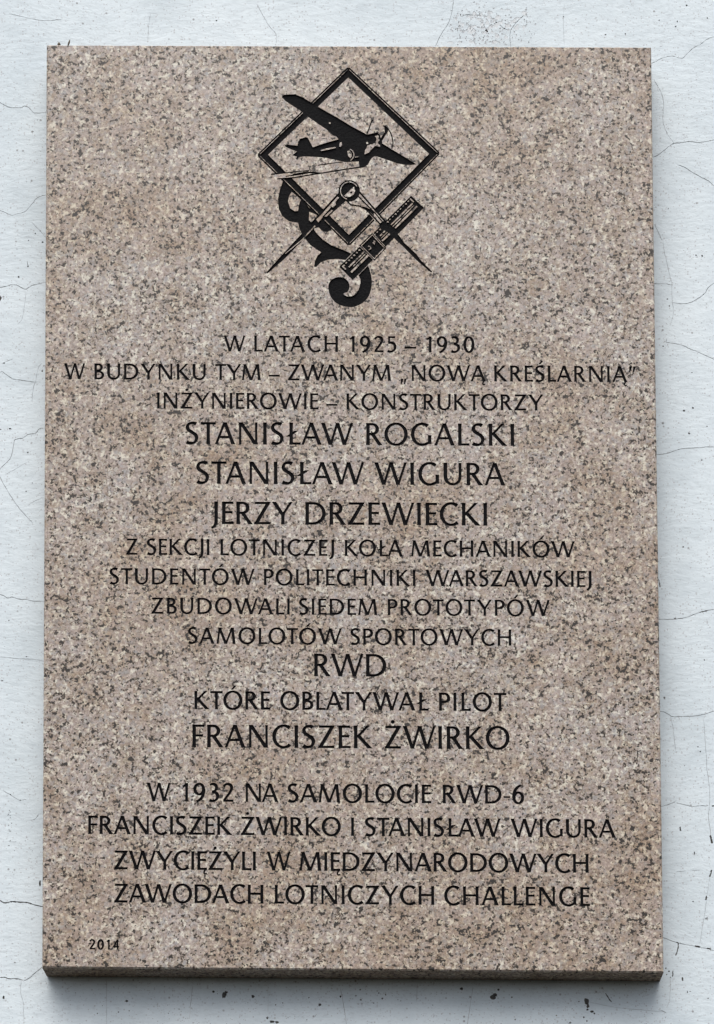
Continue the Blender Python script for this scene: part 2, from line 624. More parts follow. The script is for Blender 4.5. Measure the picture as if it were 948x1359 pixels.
    if ch == '3':
        return [sweep(spline([(.06, .90), (.18, .957), (.33, .92), (.405, .79), (.35, .62), (.17, .535)], 6), nib_w),
                sweep(spline([(.17, .535), (.36, .49), (.46, .36), (.44, .18), (.31, .06), (.15, .04), (.03, .09)], 6), nib_w)], .06, .06
    if ch == '4':
        return [stem(.43, 0, 1), bar(.05, .30, .43, 1, TN), bar(.0, .28, .58, .28, TN, 'v', 0)], .04, .04
    if ch == '5':
        return [bar(.10, 1 - TN / 2, .46, 1 - TN / 2, TN, 'v'), bar(.10, 1, .09, .53, TN),
                sweep(spline([(.06, .565), (.22, .595), (.38, .52), (.45, .35), (.41, .17), (.28, .06), (.13, .04), (.0, .09)], 6), nib_w)], .06, .06
    if ch == '6':
        return ring(.31, .325, .31 - TK / 2, .285) + [sweep(spline([(.46, 1.0), (.28, .90), (.13, .70), (.066, .42), (.07, .32)], 6), round_w)], .05, .05
    if ch == '9':
        return ring(.31, .675, .31 - TK / 2, .285) + [sweep(spline([(.16, 0.0), (.34, .10), (.49, .30), (.555, .58), (.55, .68)], 6), round_w)], .05, .05
    raise KeyError(ch)


GL = {}


def word_polys(text, u0, u1, vbase, cap):
    """outlines of a word set between u0 and u1 on the baseline vbase"""
    items, x = [], 0
    for i, ch in enumerate(text):
        if ch not in GL:
            g, a, b = glyph(ch)
            xs = [p[0] for q in g for p in q]
            GL[ch] = (g, a, b, min(xs), max(xs))
        g, a, b, lo, hi = GL[ch]
        if i: x += a
        kern = 0
        if i:
            pr = text[i - 1] + ch
            if pr in ('AT', 'TA', 'ŁA', 'AW', 'WA', 'AY', 'YA', 'TY', 'YW', 'WY', 'LT', 'LO', 'TO', 'OT', 'KO', 'TÓ', 'RO', 'RW', 'FR', 'LA'):
                kern = {'AT': -.10, 'TA': -.10, 'AW': -.08, 'WA': -.08, 'YA': -.10, 'AY': -.10, 'TY': -.0, 'TO': -.04, 'OT': -.04, 'TÓ': -.04}.get(pr, -.02)
            x += kern
        items.append((g, x - lo))
        x += hi - lo + b
        last = b
    nat = x - last
    want = (u1 - u0) / cap
    n = len(text)
    k = 1.0
    tr = (want - nat) / (n - 1) if n > 1 else 0
    if n == 1 and text != 'I':
        k = want / nat
    lim = .085
    if abs(tr) > lim:
        tl = lim if tr > 0 else -lim
        k = (want - tl * (n - 1)) / nat
        tr = tl
    out = []
    for i, (g, ox) in enumerate(items):
        for poly in g:
            out.append([(u0 + cap * (k * (px + ox) + tr * i), vbase - cap * py) for px, py in poly])
    return out, k, tr


# measured on the photograph: words with their left and right ends, baseline pixels at two places, cap height in pixels
LINES = [
    ([("W", 296.7, 326), ("LATACH", 337.5, 449), ("1925", 464, 526.5), ("–", 537.3, 552.7), ("1930", 566, 630)], (311, 466.6), (620, 467.9), 21.3),
    ([("W", 85, 113.3), ("BUDYNKU", 125.3, 273.3), ("TYM", 285.7, 346.5), ("–", 356.7, 371.7), ("ZWANYM", 381.8, 519.3), ("„", 531.7, 540), ("NOWĄ", 546, 645),
      ("KREŚLARNIĄ", 656, 833), ("”", 835, 844.5)], (100, 504), (800, 506.4), 21.3),
    ([("INŻYNIEROWIE", 208.5, 423), ("–", 433.3, 448.3), ("KONSTRUKTORZY", 460, 721.5)], (220, 542.6), (700, 544.4), 21.3),
    ([("STANISŁAW", 246.5, 469.3), ("ROGALSKI", 486, 683)], (260, 590), (680, 591.3), 29.4),
    ([("STANISŁAW", 260.5, 484), ("WIGURA", 496.7, 671)], (270, 642.3), (660, 644), 29.8),
    ([("JERZY", 280, 389), ("DRZEWIECKI", 405.3, 647)], (300, 695.7), (640, 697.5), 30.0),
    ([("Z", 167, 183.3), ("SEKCJI", 195, 278.3), ("LOTNICZEJ", 292.7, 444), ("KOŁA", 457.7, 535), ("MECHANIKÓW", 545.7, 763.3)], (175, 736.6), (750, 739.3), 21.5),
    ([("STUDENTÓW", 145.5, 338.3), ("POLITECHNIKI", 350.3, 551.7), ("WARSZAWSKIEJ", 565, 785.5)], (150, 776), (770, 778.4), 21.5),
    ([("ZBUDOWALI", 200.5, 385), ("SIEDEM", 397, 501), ("PROTOTYPÓW", 514.7, 730)], (210, 815), (720, 817.3), 21.5),
    ([("SAMOLOTÓW", 249.7, 454), ("SPORTOWYCH", 465.3, 679)], (255, 854.4), (670, 856.7), 21.6),
    ([("RWD", 417, 513)], (420, 897.5), (510, 898), 30.0),
    ([("KTÓRE", 258, 359), ("OBLATYWAŁ", 372, 569), ("PILOT", 582.7, 672.3)], (265, 941.7), (665, 943.4), 24.3),
    ([("FRANCISZEK", 255.3, 495), ("ŻWIRKO", 510, 676.7)], (260, 992.2), (670, 994), 30.2),
    ([("W", 195, 226.7), ("1932", 242, 310), ("NA", 325.5, 370), ("SAMOLOCIE", 382, 572.7), ("RWD-6", 587.7, 696)], (200, 1064), (690, 1066.2), 24.6),
    ([("FRANCISZEK", 117, 309), ("ŻWIRKO", 319.3, 452.7), ("I", 466, 469.4), ("STANISŁAW", 484.5, 665), ("WIGURA", 677.7, 817.7)], (125, 1107.8), (810, 1111), 24.5),
    ([("ZWYCIĘŻYLI", 151, 340), ("W", 354, 386), ("MIĘDZYNARODOWYCH", 397.5, 781.7)], (155, 1154.4), (775, 1157.7), 25.0),
    ([("ZAWODACH", 151, 350), ("LOTNICZYCH", 364.7, 576.7), ("CHALLENGE", 589.7, 783.3)], (155, 1198.3), (775, 1201.9), 25.0),
    ([("2014", 118.5, 158.3)], (120, 1260), (156, 1260.2), 13.2),
]

CH = 0.0013                           # arris
GROOVE = 0.0011                       # how deep the letters are cut

plaque = bpy.data.objects.new("memorial_plaque", None)
plaque.empty_display_size = 0.1
plaque.location = (0, 0, uvw(SW / 2, SH)[2])
C.objects.link(plaque)
tag(plaque, "pinkish speckled granite memorial slab with black engraved aeroplane emblem and lettering, mounted on white wall", "plaque")

slab = Relief()
bands = []
v_prev = None
rows = []
for words, bl, br, cap_px in LINES:
    b0, b1 = uv(*bl), uv(*br)
    TK, TN = (.154, .108) if cap_px > 27 else ((.166, .122) if cap_px > 15 else (.19, .15))   # smaller letters are cut a little heavier
    GL.clear()
    vb = (b0[1] + b1[1]) / 2
    vt = uv(bl[0], bl[1] - cap_px)[1]
    cap = b0[1] - vt
    polys = []
    for t, x0, x1 in words:
        ua, ub = uv(x0, bl[1])[0], uv(x1, bl[1])[0]
        pl, k, tr = word_polys(t, ua, ub, vb, cap)
        print("WORD", t, round(k, 3), round(tr, 3))
        polys += pl
    rows.append((vb, cap, polys))
top = uv(470, 428)[1]
cuts = [top]
for (va, capa, _), (vb, capb, _) in zip(rows[:-1], rows[1:]):
    cuts.append(va + .43 * ((vb - capb) - va))
cuts.append(SH - CH)
for i, (vb, cap, polys) in enumerate(rows):
    letters = Relief()
    carve((CH, cuts[i], SW - CH, cuts[i + 1]), [(p, 'l') for p in polys], uvw, {'l': (GROOVE, 0)}, {None: slab, 'l': letters})
    rows[i] = letters


# ---------------------------------------------------------------- the emblem, measured in 6x enlargements
def zA(p): return (340 + p[0] / 6, 80 + p[1] / 6)
def zB(p): return (440 + p[0] / 6, 80 + p[1] / 6)
def zC(p): return (340 + p[0] / 6, 220 + p[1] / 6)
def zD(p): return (430 + p[0] / 6, 220 + p[1] / 6)


EMB = []


def add(zf, pts, key, smooth=False):
    if smooth:
        pts = spline(list(pts) + [pts[0]], 4)[:-1]
    EMB.append(([uv(*zf(p)) for p in pts], key))


def line(zf, pts, w, key, w1=None, smooth=False, wm=None):
    if smooth: pts = spline(pts, 5)
    n = len(pts)
    a, b = [], []
    for i, (x, y) in enumerate(pts):
        p, q = pts[max(i - 1, 0)], pts[min(i + 1, n - 1)]
        dx, dy = q[0] - p[0], q[1] - p[1]
        l = math.hypot(dx, dy) or 1
        t = i / (n - 1)
        ww = w + ((w1 if w1 is not None else w) - w) * t
        if wm: ww += (wm - ww) * (1 - abs(2 * t - 1))
        a.append((x - dy / l * ww / 2, y + dx / l * ww / 2)); b.append((x + dy / l * ww / 2, y - dx / l * ww / 2))
    EMB.append(([uv(*zf(p)) for p in a + b[::-1]], key))


# scroll ornament
add(zC, [(215, 120), (190, 190), (174, 270), (181, 345), (210, 402), (262, 442), (335, 455), (345, 500), (375, 558), (430, 630), (480, 665), (520, 690),
         (490, 715), (470, 755), (462, 803), (478, 807), (515, 770), (570, 748), (650, 742), (720, 752), (800, 790), (880, 790), (800, 715), (770, 704), (700, 672), (600, 633),
         (535, 590), (485, 540), (455, 500), (500, 490), (520, 515), (555, 527), (605, 515), (560, 440), (420, 330), (300, 190)], 'scroll_ornament')
add(zC, [(285, 208), (264, 240), (255, 285), (272, 338), (308, 362), (335, 358), (342, 310), (356, 270), (330, 245)], None)
add(zC, [(424, 366), (421, 430), (440, 452), (500, 405), (470, 385)], None)
add(zC, [(455, 500), (485, 540), (540, 590), (590, 590), (555, 527), (520, 515), (500, 490)], None)
add(zC, [(790, 800), (880, 785), (910, 850), (922, 920), (915, 990), (890, 1050), (840, 1098), (775, 1124), (705, 1120), (640, 1094), (596, 1045), (577, 985), (580, 940),
         (605, 905), (650, 887), (700, 893), (735, 925), (745, 965), (730, 1003), (697, 1018), (722, 1038), (762, 1038), (802, 1010), (825, 960), (832, 910), (815, 870)], 'scroll_ornament', True)

# rhombus frame: black band with a thin bare line along its outer rim
OUT = [(462.5, 88), (585, 203.3), (463.3, 327.2), (340.5, 205.8)]
INN = [(462.5, 102.8), (569.6, 204.2), (463.3, 311.6), (356, 205.3)]


def ringpt(t): return [(o[0] + (i[0] - o[0]) * t, o[1] + (i[1] - o[1]) * t) for o, i in zip(OUT, INN)]


def idf(p): return p


def blunt(q, r=2.6):
    out = []
    for i in range(4):
        p, a, b = q[i], q[i - 1], q[(i + 1) % 4]
        for o in (a, b):
            l = math.hypot(o[0] - p[0], o[1] - p[1])
            out.append((p[0] + (o[0] - p[0]) * r / l, p[1] + (o[1] - p[1]) * r / l))
    return out


add(idf, blunt(ringpt(0)), 'rhombus_frame')
qo, qi = ringpt(.19), ringpt(.265)
for s in range(4):
    a, b, c, d_ = qo[s], qo[(s + 1) % 4], qi[(s + 1) % 4], qi[s]
    t = .012
    while t < .985:                       # the bare line is worn through in places
        ln = random.uniform(.12, .5)
        t1 = min(t + ln, .99)
        L = lambda p, q, k: (p[0] + (q[0] - p[0]) * k, p[1] + (q[1] - p[1]) * k)
        nar = random.uniform(.0, .35)
        o0, o1, i0, i1 = L(a, b, t), L(a, b, t1), L(d_, c, t), L(d_, c, t1)
        add(idf, [o0, o1, L(i1, o1, nar), L(i0, o0, random.uniform(0, .35))], None)
        t = t1 + random.uniform(.004, .012)
add(idf, INN, None)

# slide ruler
RT, RR, RB, RL = (695, 238), (797, 335), (230, 912), (123, 805)


def rp(a, b):
    x0, y0 = RT[0] + (RL[0] - RT[0]) * a, RT[1] + (RL[1] - RT[1]) * a
    x1, y1 = RR[0] + (RB[0] - RR[0]) * a, RR[1] + (RB[1] - RR[1]) * a
    return (x0 + (x1 - x0) * b, y0 + (y1 - y0) * b)


def rquad(a0, a1, b0, b1, key):
    add(zD, [rp(a0, b0), rp(a1, b0), rp(a1, b1), rp(a0, b1)], key)


rquad(-.008, 1.008, -.03, 1.03, None)
rquad(0, 1, 0, 1, 'ruler')
rquad(.022, .034, .08, .36, None)
rquad(.966, .978, .08, .34, None)
a = .05
while a < .955:
    if not (.36 < a < .40):
        rquad(a, a + .018, .085, .13, None)
        if random.random() < .5:
            rquad(a + .002, a + .010, .13, .17, None)
    a += .036
for b0, b1, segs in ((.325, .405, [(.045, .12), (.128, .345), (.41, .46), (.47, .50), (.68, .80), (.81, .935)]),
                     (.465, .53, [(.05, .22), (.23, .345), (.405, .51), (.66, .86), (.87, .90)]),
                     (.595, .70, [(.035, .34), (.40, .52), (.65, .955)])):
    for a0, a1 in segs:
        m_ = (a0 + a1) / 2
        add(zD, [rp(a0, b0 + random.uniform(0, .02)), rp(m_, b0), rp(a1, b0 + random.uniform(0, .02)), rp(a1, b1 - random.uniform(0, .03)), rp(m_, b1), rp(a0, b1)], None)
S4 = [(385, 533), (497, 655), (405, 757), (282, 635)]
sc = (sum(p[0] for p in S4) / 4, sum(p[1] for p in S4) / 4)
for k, key in ((1.05, None), (1.0, 'ruler_slider'), (.885, None), (.815, 'ruler_slider')):
    add(zD, [(sc[0] + (p[0] - sc[0]) * k, sc[1] + (p[1] - sc[1]) * k) for p in S4], key)
add(zD, [(398, 594), (411, 602), (402, 632), (386, 612), (396, 608)], None)
line(zD, [(352, 640), (372, 642), (374, 660), (358, 670)], 9, None)
line(zD, [(455, 690), (470, 668)], 7, None)
line(zD, [(408, 735), (422, 712)], 6, None)

# drawing compass
KC = 'drawing_compass'
add(zD, [(280, 212), (490, 445), (455, 475), (400, 430), (345, 365), (290, 330), (225, 320), (190, 290), (230, 270), (262, 245)], None)
line(zD, [(278, 203), (492, 447)], 14, KC)
line(zD, [(262, 232), (330, 300), (415, 385), (470, 452)], 10, KC)
line(zD, [(180, 275), (215, 312), (285, 322), (335, 348), (400, 412), (452, 470)], 12, KC)
add(zD, [(290, 322), (330, 328), (372, 348), (398, 375), (402, 402), (350, 356)], KC)
add(zD, [(440, 462), (478, 437), (505, 462), (545, 502), (600, 556), (640, 612), (740, 706), (770, 750), (863, 843), (855, 852), (748, 762), (720, 735), (640, 652), (572, 590), (520, 538), (440, 482)], KC)
# left leg
add(zC, [(655, 215), (720, 275), (610, 375), (548, 432), (500, 462), (372, 592), (232, 737), (93, 857), (82, 848), (188, 730), (368, 535), (476, 412), (530, 352)], KC)
add(zC, [(648, 246), (661, 254), (556, 377), (508, 424), (496, 414), (544, 362)], None)
add(zC, [(580, 330), (626, 276), (636, 308), (618, 330), (600, 327)], None)
add(zC, [(545, 402), (602, 350), (611, 358), (560, 406)], None)
add(zC, [(480, 428), (524, 388), (530, 410), (495, 452)], None)
line(zC, [(470, 478), (372, 585), (232, 700)], 9, None, 5)
# pivot
add(zC, disc(742, 200, 86, 36), KC)
ra = []
for i in range(25):
    a_ = R(25 - 235 * i / 24 + 235 - 15)
for rr, nn in ((73, 1), (66, -1)):
    seg = [(742 + rr * math.cos(R(t)), 198 + rr * math.sin(R(t))) for t in range(105, 335, 9)]
    ra += seg if nn > 0 else seg[::-1]
add(zC, ra, None)
add(zC, [(702, 240), (780, 165), (789, 200), (778, 228), (750, 246), (722, 250)], None)
add(zC, disc(757, 214, 9, 10), KC)

# aeroplane
KA = 'aeroplane'
add(zA, [(112, 906), (130, 952), (330, 938), (330, 880)], None)
line(zA, [(120, 908), (270, 893), (425, 877)], 11, KA, 7)
line(zA, [(168, 945), (300, 935), (480, 905), (700, 870), (825, 852)], 10, KA, 11)
line(zA, [(235, 925), (340, 908), (430, 893), (520, 897)], 7, KA, 8, wm=16)
line(zA, [(290, 908), (420, 884)], 6, KA)
line(zA, [(495, 836), (600, 820), (692, 811)], 9, KA, 6)
line(zA, [(825, 770), (825, 850)], 6, KA)
add(zA, [(203, 290), (225, 274), (312, 270), (365, 292), (440, 335), (490, 368), (640, 452), (760, 525), (885, 592), (895, 650), (865, 750), (830, 770), (720, 700),
         (660, 632), (640, 608), (615, 600), (560, 550), (500, 510), (400, 440), (350, 400), (235, 325)], KA)
add(zA, [(452, 692), (520, 668), (600, 645), (660, 628), (760, 640), (865, 690), (870, 760), (830, 805), (760, 808), (715, 812), (640, 795), (560, 778), (470, 769), (380, 766), (345, 771),
         (325, 790), (317, 785), (325, 768), (290, 756), (310, 738), (325, 726), (280, 710), (235, 690), (227, 675), (250, 671), (330, 680), (335, 650), (350, 626), (397, 611),
         (411, 616), (430, 650)], KA)
add(zB, [(280, 592), (330, 582), (370, 574), (388, 600), (399, 645), (385, 660), (345, 660), (280, 680), (255, 640)], KA)
add(zB, [(255, 755), (310, 720), (345, 680), (385, 690), (392, 652), (405, 662), (470, 702), (560, 755), (640, 805), (677, 828), (640, 834), (580, 832), (520, 820), (450, 795),
         (390, 775), (345, 762), (320, 780), (305, 805), (290, 832), (262, 852), (225, 856), (218, 815), (222, 765)], KA)
add(zB, [(264, 748), (268, 715), (298, 682), (340, 664), (364, 668), (345, 684), (318, 712), (297, 735)], None)
add(zB, [(347, 604), (372, 594), (384, 640), (372, 660), (352, 652), (360, 632)], None)
line(zB, [(352, 612), (356, 630)], 7, KA)
add(zB, [(360, 668), (384, 664), (386, 690), (370, 686)], None)
add(zA, [(727, 722), (745, 720), (758, 735), (762, 765), (750, 780), (733, 762)], None)
line(zA, [(748, 708), (768, 722), (780, 752), (768, 782), (752, 797)], 7, None, smooth=True)
add(zA, [(668, 655), (680, 651), (685, 672), (673, 689), (662, 685)], None)
add(zA, [(513, 715), (560, 702), (632, 689), (637, 697), (570, 713), (520, 723)], None)
add(zA, disc(587, 500, 7, 9), None)
add(zA, disc(885, 658, 9, 9), None)
line(zA, [(788, 771), (820, 767)], 6, None)
# airscrew
add(zB, [(420, 525), (432, 532), (449, 547), (452, 568), (428, 602), (400, 648), (383, 646), (404, 602), (424, 572)], KA)
line(zB, [(412, 521), (440, 535), (470, 575), (487, 630), (490, 668), (480, 705)], 10, KA, smooth=True)
line(zB, [(283, 588), (303, 535), (325, 476)], 10, KA)
line(zB, [(318, 476), (336, 481)], 9, KA)
line(zB, [(372, 585), (386, 612), (392, 645)], 6, KA, smooth=True)
add(zB, disc(388, 656, 18, 12), KA)

PARTS = ['rhombus_frame', 'aeroplane', 'drawing_compass', 'ruler', 'ruler_slider', 'scroll_ornament']
eb = {k: Relief() for k in PARTS}
eb[None] = slab
carve((CH, CH, SW - CH, top), EMB, uvw, {k: (GROOVE, 0) for k in PARTS}, eb)

# slab body: broken arris, four edges, back
def ring_pts(u0, v0, u1, v1, depth, n=230, jit=0.0):
    out = []
    rr = random.Random(3)
    for (a, b) in (((u0, v0), (u1, v0)), ((u1, v0), (u1, v1)), ((u1, v1), (u0, v1)), ((u0, v1), (u0, v0))):
        for i in range(n):
            t = i / n
            j = (rr.uniform(-1, 1) * jit + (jit * 3 if rr.random() < .05 else 0)) if i else 0
            nx, ny = (b[1] - a[1]), -(b[0] - a[0])
            l = math.hypot(nx, ny)
            out.append(uvw(a[0] + (b[0] - a[0]) * t - nx / l * j, a[1] + (b[1] - a[1]) * t - ny / l * j, depth))
    return out


r0 = ring_pts(CH, CH, SW - CH, SH - CH, 0.0)
r1 = ring_pts(0.0003, 0.0003, SW - 0.0003, SH - 0.0003, CH * .75, jit=.00032)
r2 = ring_pts(0, 0, SW, SH, CH * 1.2)
r3 = ring_pts(0, 0, SW, SH, THICK - 0.0006)
for ra_, rb_ in ((r0, r1), (r1, r2), (r2, r3)):
    n = len(ra_)
    for i in range(n):
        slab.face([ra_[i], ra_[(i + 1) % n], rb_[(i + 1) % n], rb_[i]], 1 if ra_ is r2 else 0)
slab.face([uvw(0, 0, THICK - .0006), uvw(SW, 0, THICK - .0006), uvw(SW, SH, THICK - .0006), uvw(0, SH, THICK - .0006)])
link_mesh("stone_slab", slab.v, slab.f, [GRANITE, SAWN_SHADED], plaque, slab.fm)
ruler_o = None
for k in PARTS:
    o = link_mesh(k, eb[k].v, eb[k].f, [BLACK], plaque if k != 'ruler_slider' else ruler_o)
    if k == 'ruler': ruler_o = o
for i, rel in enumerate(rows):
    link_mesh("date_inscription" if i == len(rows) - 1 else "inscription_line", rel.v, rel.f, [BLACK], plaque)

# ---------------------------------------------------------------- the wall: cracks and chips cut into its face
WL = []


def wuv(x, y, _=0):
    return on_plane(x, y, 0.0)


def w3(x, z, depth=0.0):
    return (x, depth, z)


def crack(pts, w, key='crack'):
    """pts in photo pixels, w in pixels"""
    ctrl = spline(pts, 5)
    P = [on_plane(x + random.uniform(-.25, .25), y + random.uniform(-.25, .25), 0.0) for x, y in ctrl]
    s = 0.00068 * w
    a, b = [], []
    n = len(P)
    for i, (x, z) in enumerate(P):
        p, q = P[max(i - 1, 0)], P[min(i + 1, n - 1)]
        dx, dz = q[0] - p[0], q[1] - p[1]
        l = math.hypot(dx, dz) or 1
        t = i / (n - 1)
        ww = s * random.uniform(.55, 1.35) * (min(1, .35 + 6 * t) * min(1, .35 + 6 * (1 - t)))
        a.append((x - dz / l * ww / 2, z + dx / l * ww / 2)); b.append((x + dz / l * ww / 2, z - dx / l * ww / 2))
    for i in range(n - 1):
        WL.append(([a[i], a[i + 1], b[i + 1], b[i]], key))


def chip(x, y, rx, ry, key='soot', n=11):
    ph = random.uniform(0, 6)
    WL.append(([on_plane(x + rx * math.cos(2 * math.pi * i / n + ph) * random.uniform(.6, 1.25),
                         y + ry * math.sin(2 * math.pi * i / n + ph) * random.uniform(.6, 1.25), 0.0) for i in range(n)], key))


def zf(x0, y0, k):
    return lambda pts: [(x0 + x / k, y0 + y / k) for x, y in pts]


k6 = 6.8
A = zf(0, 60, k6)
crack(A([(-60, 500), (0, 518), (40, 540), (90, 560), (185, 565), (215, 552), (255, 558), (300, 605), (330, 612), (450, 606)]), .95)
A = zf(0, 250, k6)
crack(A([(-60, 180), (0, 200), (45, 215), (105, 243), (160, 228), (230, 208), (290, 140), (345, 80), (440, 55)]), .8)
crack(A([(285, 300), (320, 340), (365, 385), (420, 450)]), .55)
crack(A([(-60, 900), (0, 893), (50, 885), (110, 870), (155, 875), (200, 900), (240, 910), (265, 890), (320, 868), (440, 842)]), 1.0)
crack(A([(235, 930), (230, 1000), (215, 1100), (200, 1180), (160, 1235)]), .4)
chip(.5, 395.5, 1.8, 3.2); chip(37.5, 353.5, 1.1, 1.3); chip(25, 367.5, 1.3, 1.4); chip(47, 310, 1.1, 1.2); chip(57, 321.5, 1.4, 1.2); chip(53.5, 306.5, .9, .9); chip(38, 319, .9, .8)
crack([(36, 346), (37.3, 353)], .8, 'soot')
A = zf(0, 440, k6)
crack(A([(-60, 380), (0, 368), (25, 365), (80, 405), (125, 430), (200, 440), (260, 450), (312, 458)]), 1.0)
crack(A([(380, 290), (360, 305), (340, 350), (325, 440), (300, 520), (290, 640)]), .5)
crack(A([(-40, 1280), (0, 1240), (90, 1150), (115, 1080), (130, 990), (150, 972), (210, 960), (250, 932), (325, 915), (360, 875), (430, 870)]), .9)
crack(A([(20, 290), (70, 265), (120, 245)]), .6)
crack(A([(50, 1290), (150, 1235), (270, 1165)]), .4)
chip(56.3, 492.5, 1.2, 1.3); chip(13.5, 569, 1.8, 1.1); chip(37, 600.5, 1, 1); chip(5.5, 482, 1.6, .8); chip(1, 570, 1, .9)
A = zf(0, 630, k6)
crack(A([(-30, -40), (0, 20), (60, 130), (110, 210), (180, 310), (240, 375), (300, 440)]), .8)
crack(A([(255, 280), (320, 235), (400, 200)]), .5)
crack(A([(-60, 1060), (0, 1080), (30, 1090), (70, 1112), (115, 1105), (180, 1125), (230, 1125), (300, 1140), (430, 1142)]), .9)
chip(35, 652, .9, 1.1); chip(43, 641, .8, .8)
A = zf(0, 820, k6)
crack(A([(-40, 350), (60, 357), (190, 370), (290, 373), (420, 395)]), .55)
chip(3, 903.5, 1.7, 1.3, 'crack'); chip(35.5, 871.5, 1, .9); chip(12, 823.5, .9, .8)
A = zf(0, 1010, k6)
crack(A([(20, 260), (95, 305), (150, 340), (190, 355), (240, 345)]), .6)
crack(A([(80, 728), (115, 730), (150, 728)]), .5)
crack(A([(300, 530), (320, 520), (355, 480)]), .6)
chip(53.3, 1173, 1.6, 4.2); chip(14, 1054.5, 1, .9); chip(27, 1062, 1.2, .8)
for _ in range(16):
    chip(random.uniform(9, 16), random.uniform(1072, 1125), .7, .6)
crack(A([(-60, 1245), (0, 1260), (30, 1275), (60, 1280), (100, 1270), (130, 1270), (200, 1275), (260, 1280), (300, 1295), (430, 1325)]), 1.7, 'soot')
A = zf(0, 1180, 7.59)
crack(A([(-60, 895), (0, 890), (45, 888), (100, 903), (180, 903), (222, 912)]), 1.3, 'soot')
crack(A([(235, 928), (290, 900), (360, 840), (430, 785)]), 1.0)
crack(A([(215, 920), (210, 1010), (215, 1070), (235, 1140), (240, 1250), (245, 1420)]), .6)
chip(5, 1323.6, 1.3, 2.6); chip(20, 1277.5, 1.1, 1.2, 'crack')
# above the slab
crack([(12, 18), (33, 23), (55, 27), (70, 27), (83, 25)], .7)
crack([(200, 18), (198, 30), (196, 55)], .4)
crack([(341, 5), (350, 22), (358, 35), (367, 47), (366, 60)], .5)
crack([(602, -8), (601.5, 5), (600, 17), (594, 33), (586, 45), (578, 62)], .8)
crack([(612, 22), (622, 19), (632, 20), (650, 23), (660, 30), (670, 38), (678, 40)], .8)
crack([(678, 40), (677, 48), (678, 64)], .7)
crack([(678, 40), (682, 34), (688, 27), (697, 19)], 1.0)
crack([(749, 5), (748, 30), (749, 60)], .35)
for x, y, rx, ry in ((646, 41, 2.6, 2.4), (697, 19.5, 2.4, 1.6), (670, 38, 1.5, 1), (659, 30, 2, 1), (748, 22, .9, .8), (911.5, 7, 1.3, 1.5), (899, 28.5, 1, 1.3), (897, 35, 1.4, 1.2),
                     (287.5, 27.5, 1.1, 1.1), (804, 46, 1.2, .8), (830, 45, .9, .9), (875, 27, .8, .8), (939, 24, .9, .9)):
    chip(x, y, rx, ry)
for _ in range(60):                     # paint rubbed thin round the scuffs
    x, y = random.gauss(650, 27), random.gauss(34, 13)
    if 596 < x < 704 and 5 < y < 58:
        chip(x, y, random.uniform(1.5, 5), random.uniform(1.2, 3.6), 'worn', 12)
for _ in range(230):                    # scuffed patch where the paint has worn off over the slab
    x, y = random.gauss(648, 30), random.gauss(36, 15)
    if 586 < x < 712 and 3 < y < 60:
        chip(x, y, random.uniform(.4, 1.3), random.uniform(.5, 1.9), 'scuff', 8)
for _ in range(40):
    x = random.choice([610, 620, 629, 641, 700]) + random.gauss(0, 2.5)
    chip(x, random.uniform(14, 58), random.uniform(.4, .8), random.uniform(.8, 2.6), random.choice(['crack', 'scuff']), 7)
# right of the slab
A = zf(858, 60, k6)
crack(A([(20, 175), (65, 155), (140, 118), (230, 98), (320, 118), (360, 85), (420, 28), (480, 0)]), .8)
crack(A([(480, 0), (560, -60), (640, -80)]), .6)
crack(A([(70, 310), (85, 340), (130, 420), (155, 520), (150, 680), (190, 800), (250, 880)]), .5)
crack(A([(50, 1015), (90, 1000), (160, 950), (240, 890), (310, 880), (400, 868), (480, 878), (680, 840)]), .95)
crack(A([(280, 1080), (340, 1100), (420, 1150), (500, 1195), (560, 1225), (640, 1300)]), 1.0)
A = zf(858, 250, k6)
crack(A([(75, 320), (85, 350), (115, 410), (140, 470)]), .7)
crack(A([(150, 470), (160, 560), (185, 670), (215, 800), (228, 870), (232, 1000), (245, 1120), (215, 1240)]), .5)
crack(A([(55, 858), (85, 860), (170, 862), (225, 870)]), .8)
crack(A([(235, 1030), (300, 1040), (380, 1035), (450, 1005), (530, 945), (560, 895), (660, 820)]), 1.0)
chip(924, 339, 1.1, 1.1); chip(932, 339.5, 1.3, 1.3); chip(886, 397, 1.1, .8); chip(888.5, 406, .9, .9); chip(887, 277, .8, .8)
A = zf(858, 440, k6)
crack(A([(185, 60), (180, 100), (200, 100), (280, 112), (340, 130), (400, 160), (460, 180), (540, 220), (660, 270)]), .85)
crack(A([(80, 1112), (115, 1110), (190, 1100), (260, 1075), (340, 1055), (480, 1050), (560, 1040), (680, 1045)]), .95)
for x, y, r_ in ((340, 715, 1.5), (420, 690, 1.3), (385, 920, 1.3), (500, 1160, 1.0), (150, 133, 1.0), (548, 855, .9), (412, 370, .9)):
    chip(858 + x / k6, 440 + y / k6, r_ * 1.1, r_)
A = zf(858, 630, k6)
crack(A([(60, 1310), (120, 1305), (220, 1305), (290, 1300), (370, 1285), (430, 1260), (490, 1240), (550, 1225), (680, 1210)]), 1.0)
crack(A([(480, 1243), (515, 1234), (550, 1226)]), 1.5, 'soot')
chip(896.3, 820.7, 1.7, .8); chip(907, 725.7, 1.2, 1.1)
crack(A([(110, 940), (118, 980), (124, 1015)]), 1.3, 'soot')
A = zf(858, 820, k6)
crack(A([(60, 830), (110, 840), (170, 855), (235, 890), (300, 890), (420, 888), (500, 875), (560, 858), (680, 820)]), .85)
crack(A([(220, 890), (240, 990), (250, 1080), (265, 1200)]), .6)
crack(A([(515, 900), (525, 1030), (535, 1170), (545, 1290), (545, 1359), (555, 1422), (570, 1552), (570, 1692), (560, 1792), (580, 1942), (590, 2035)]), .6)
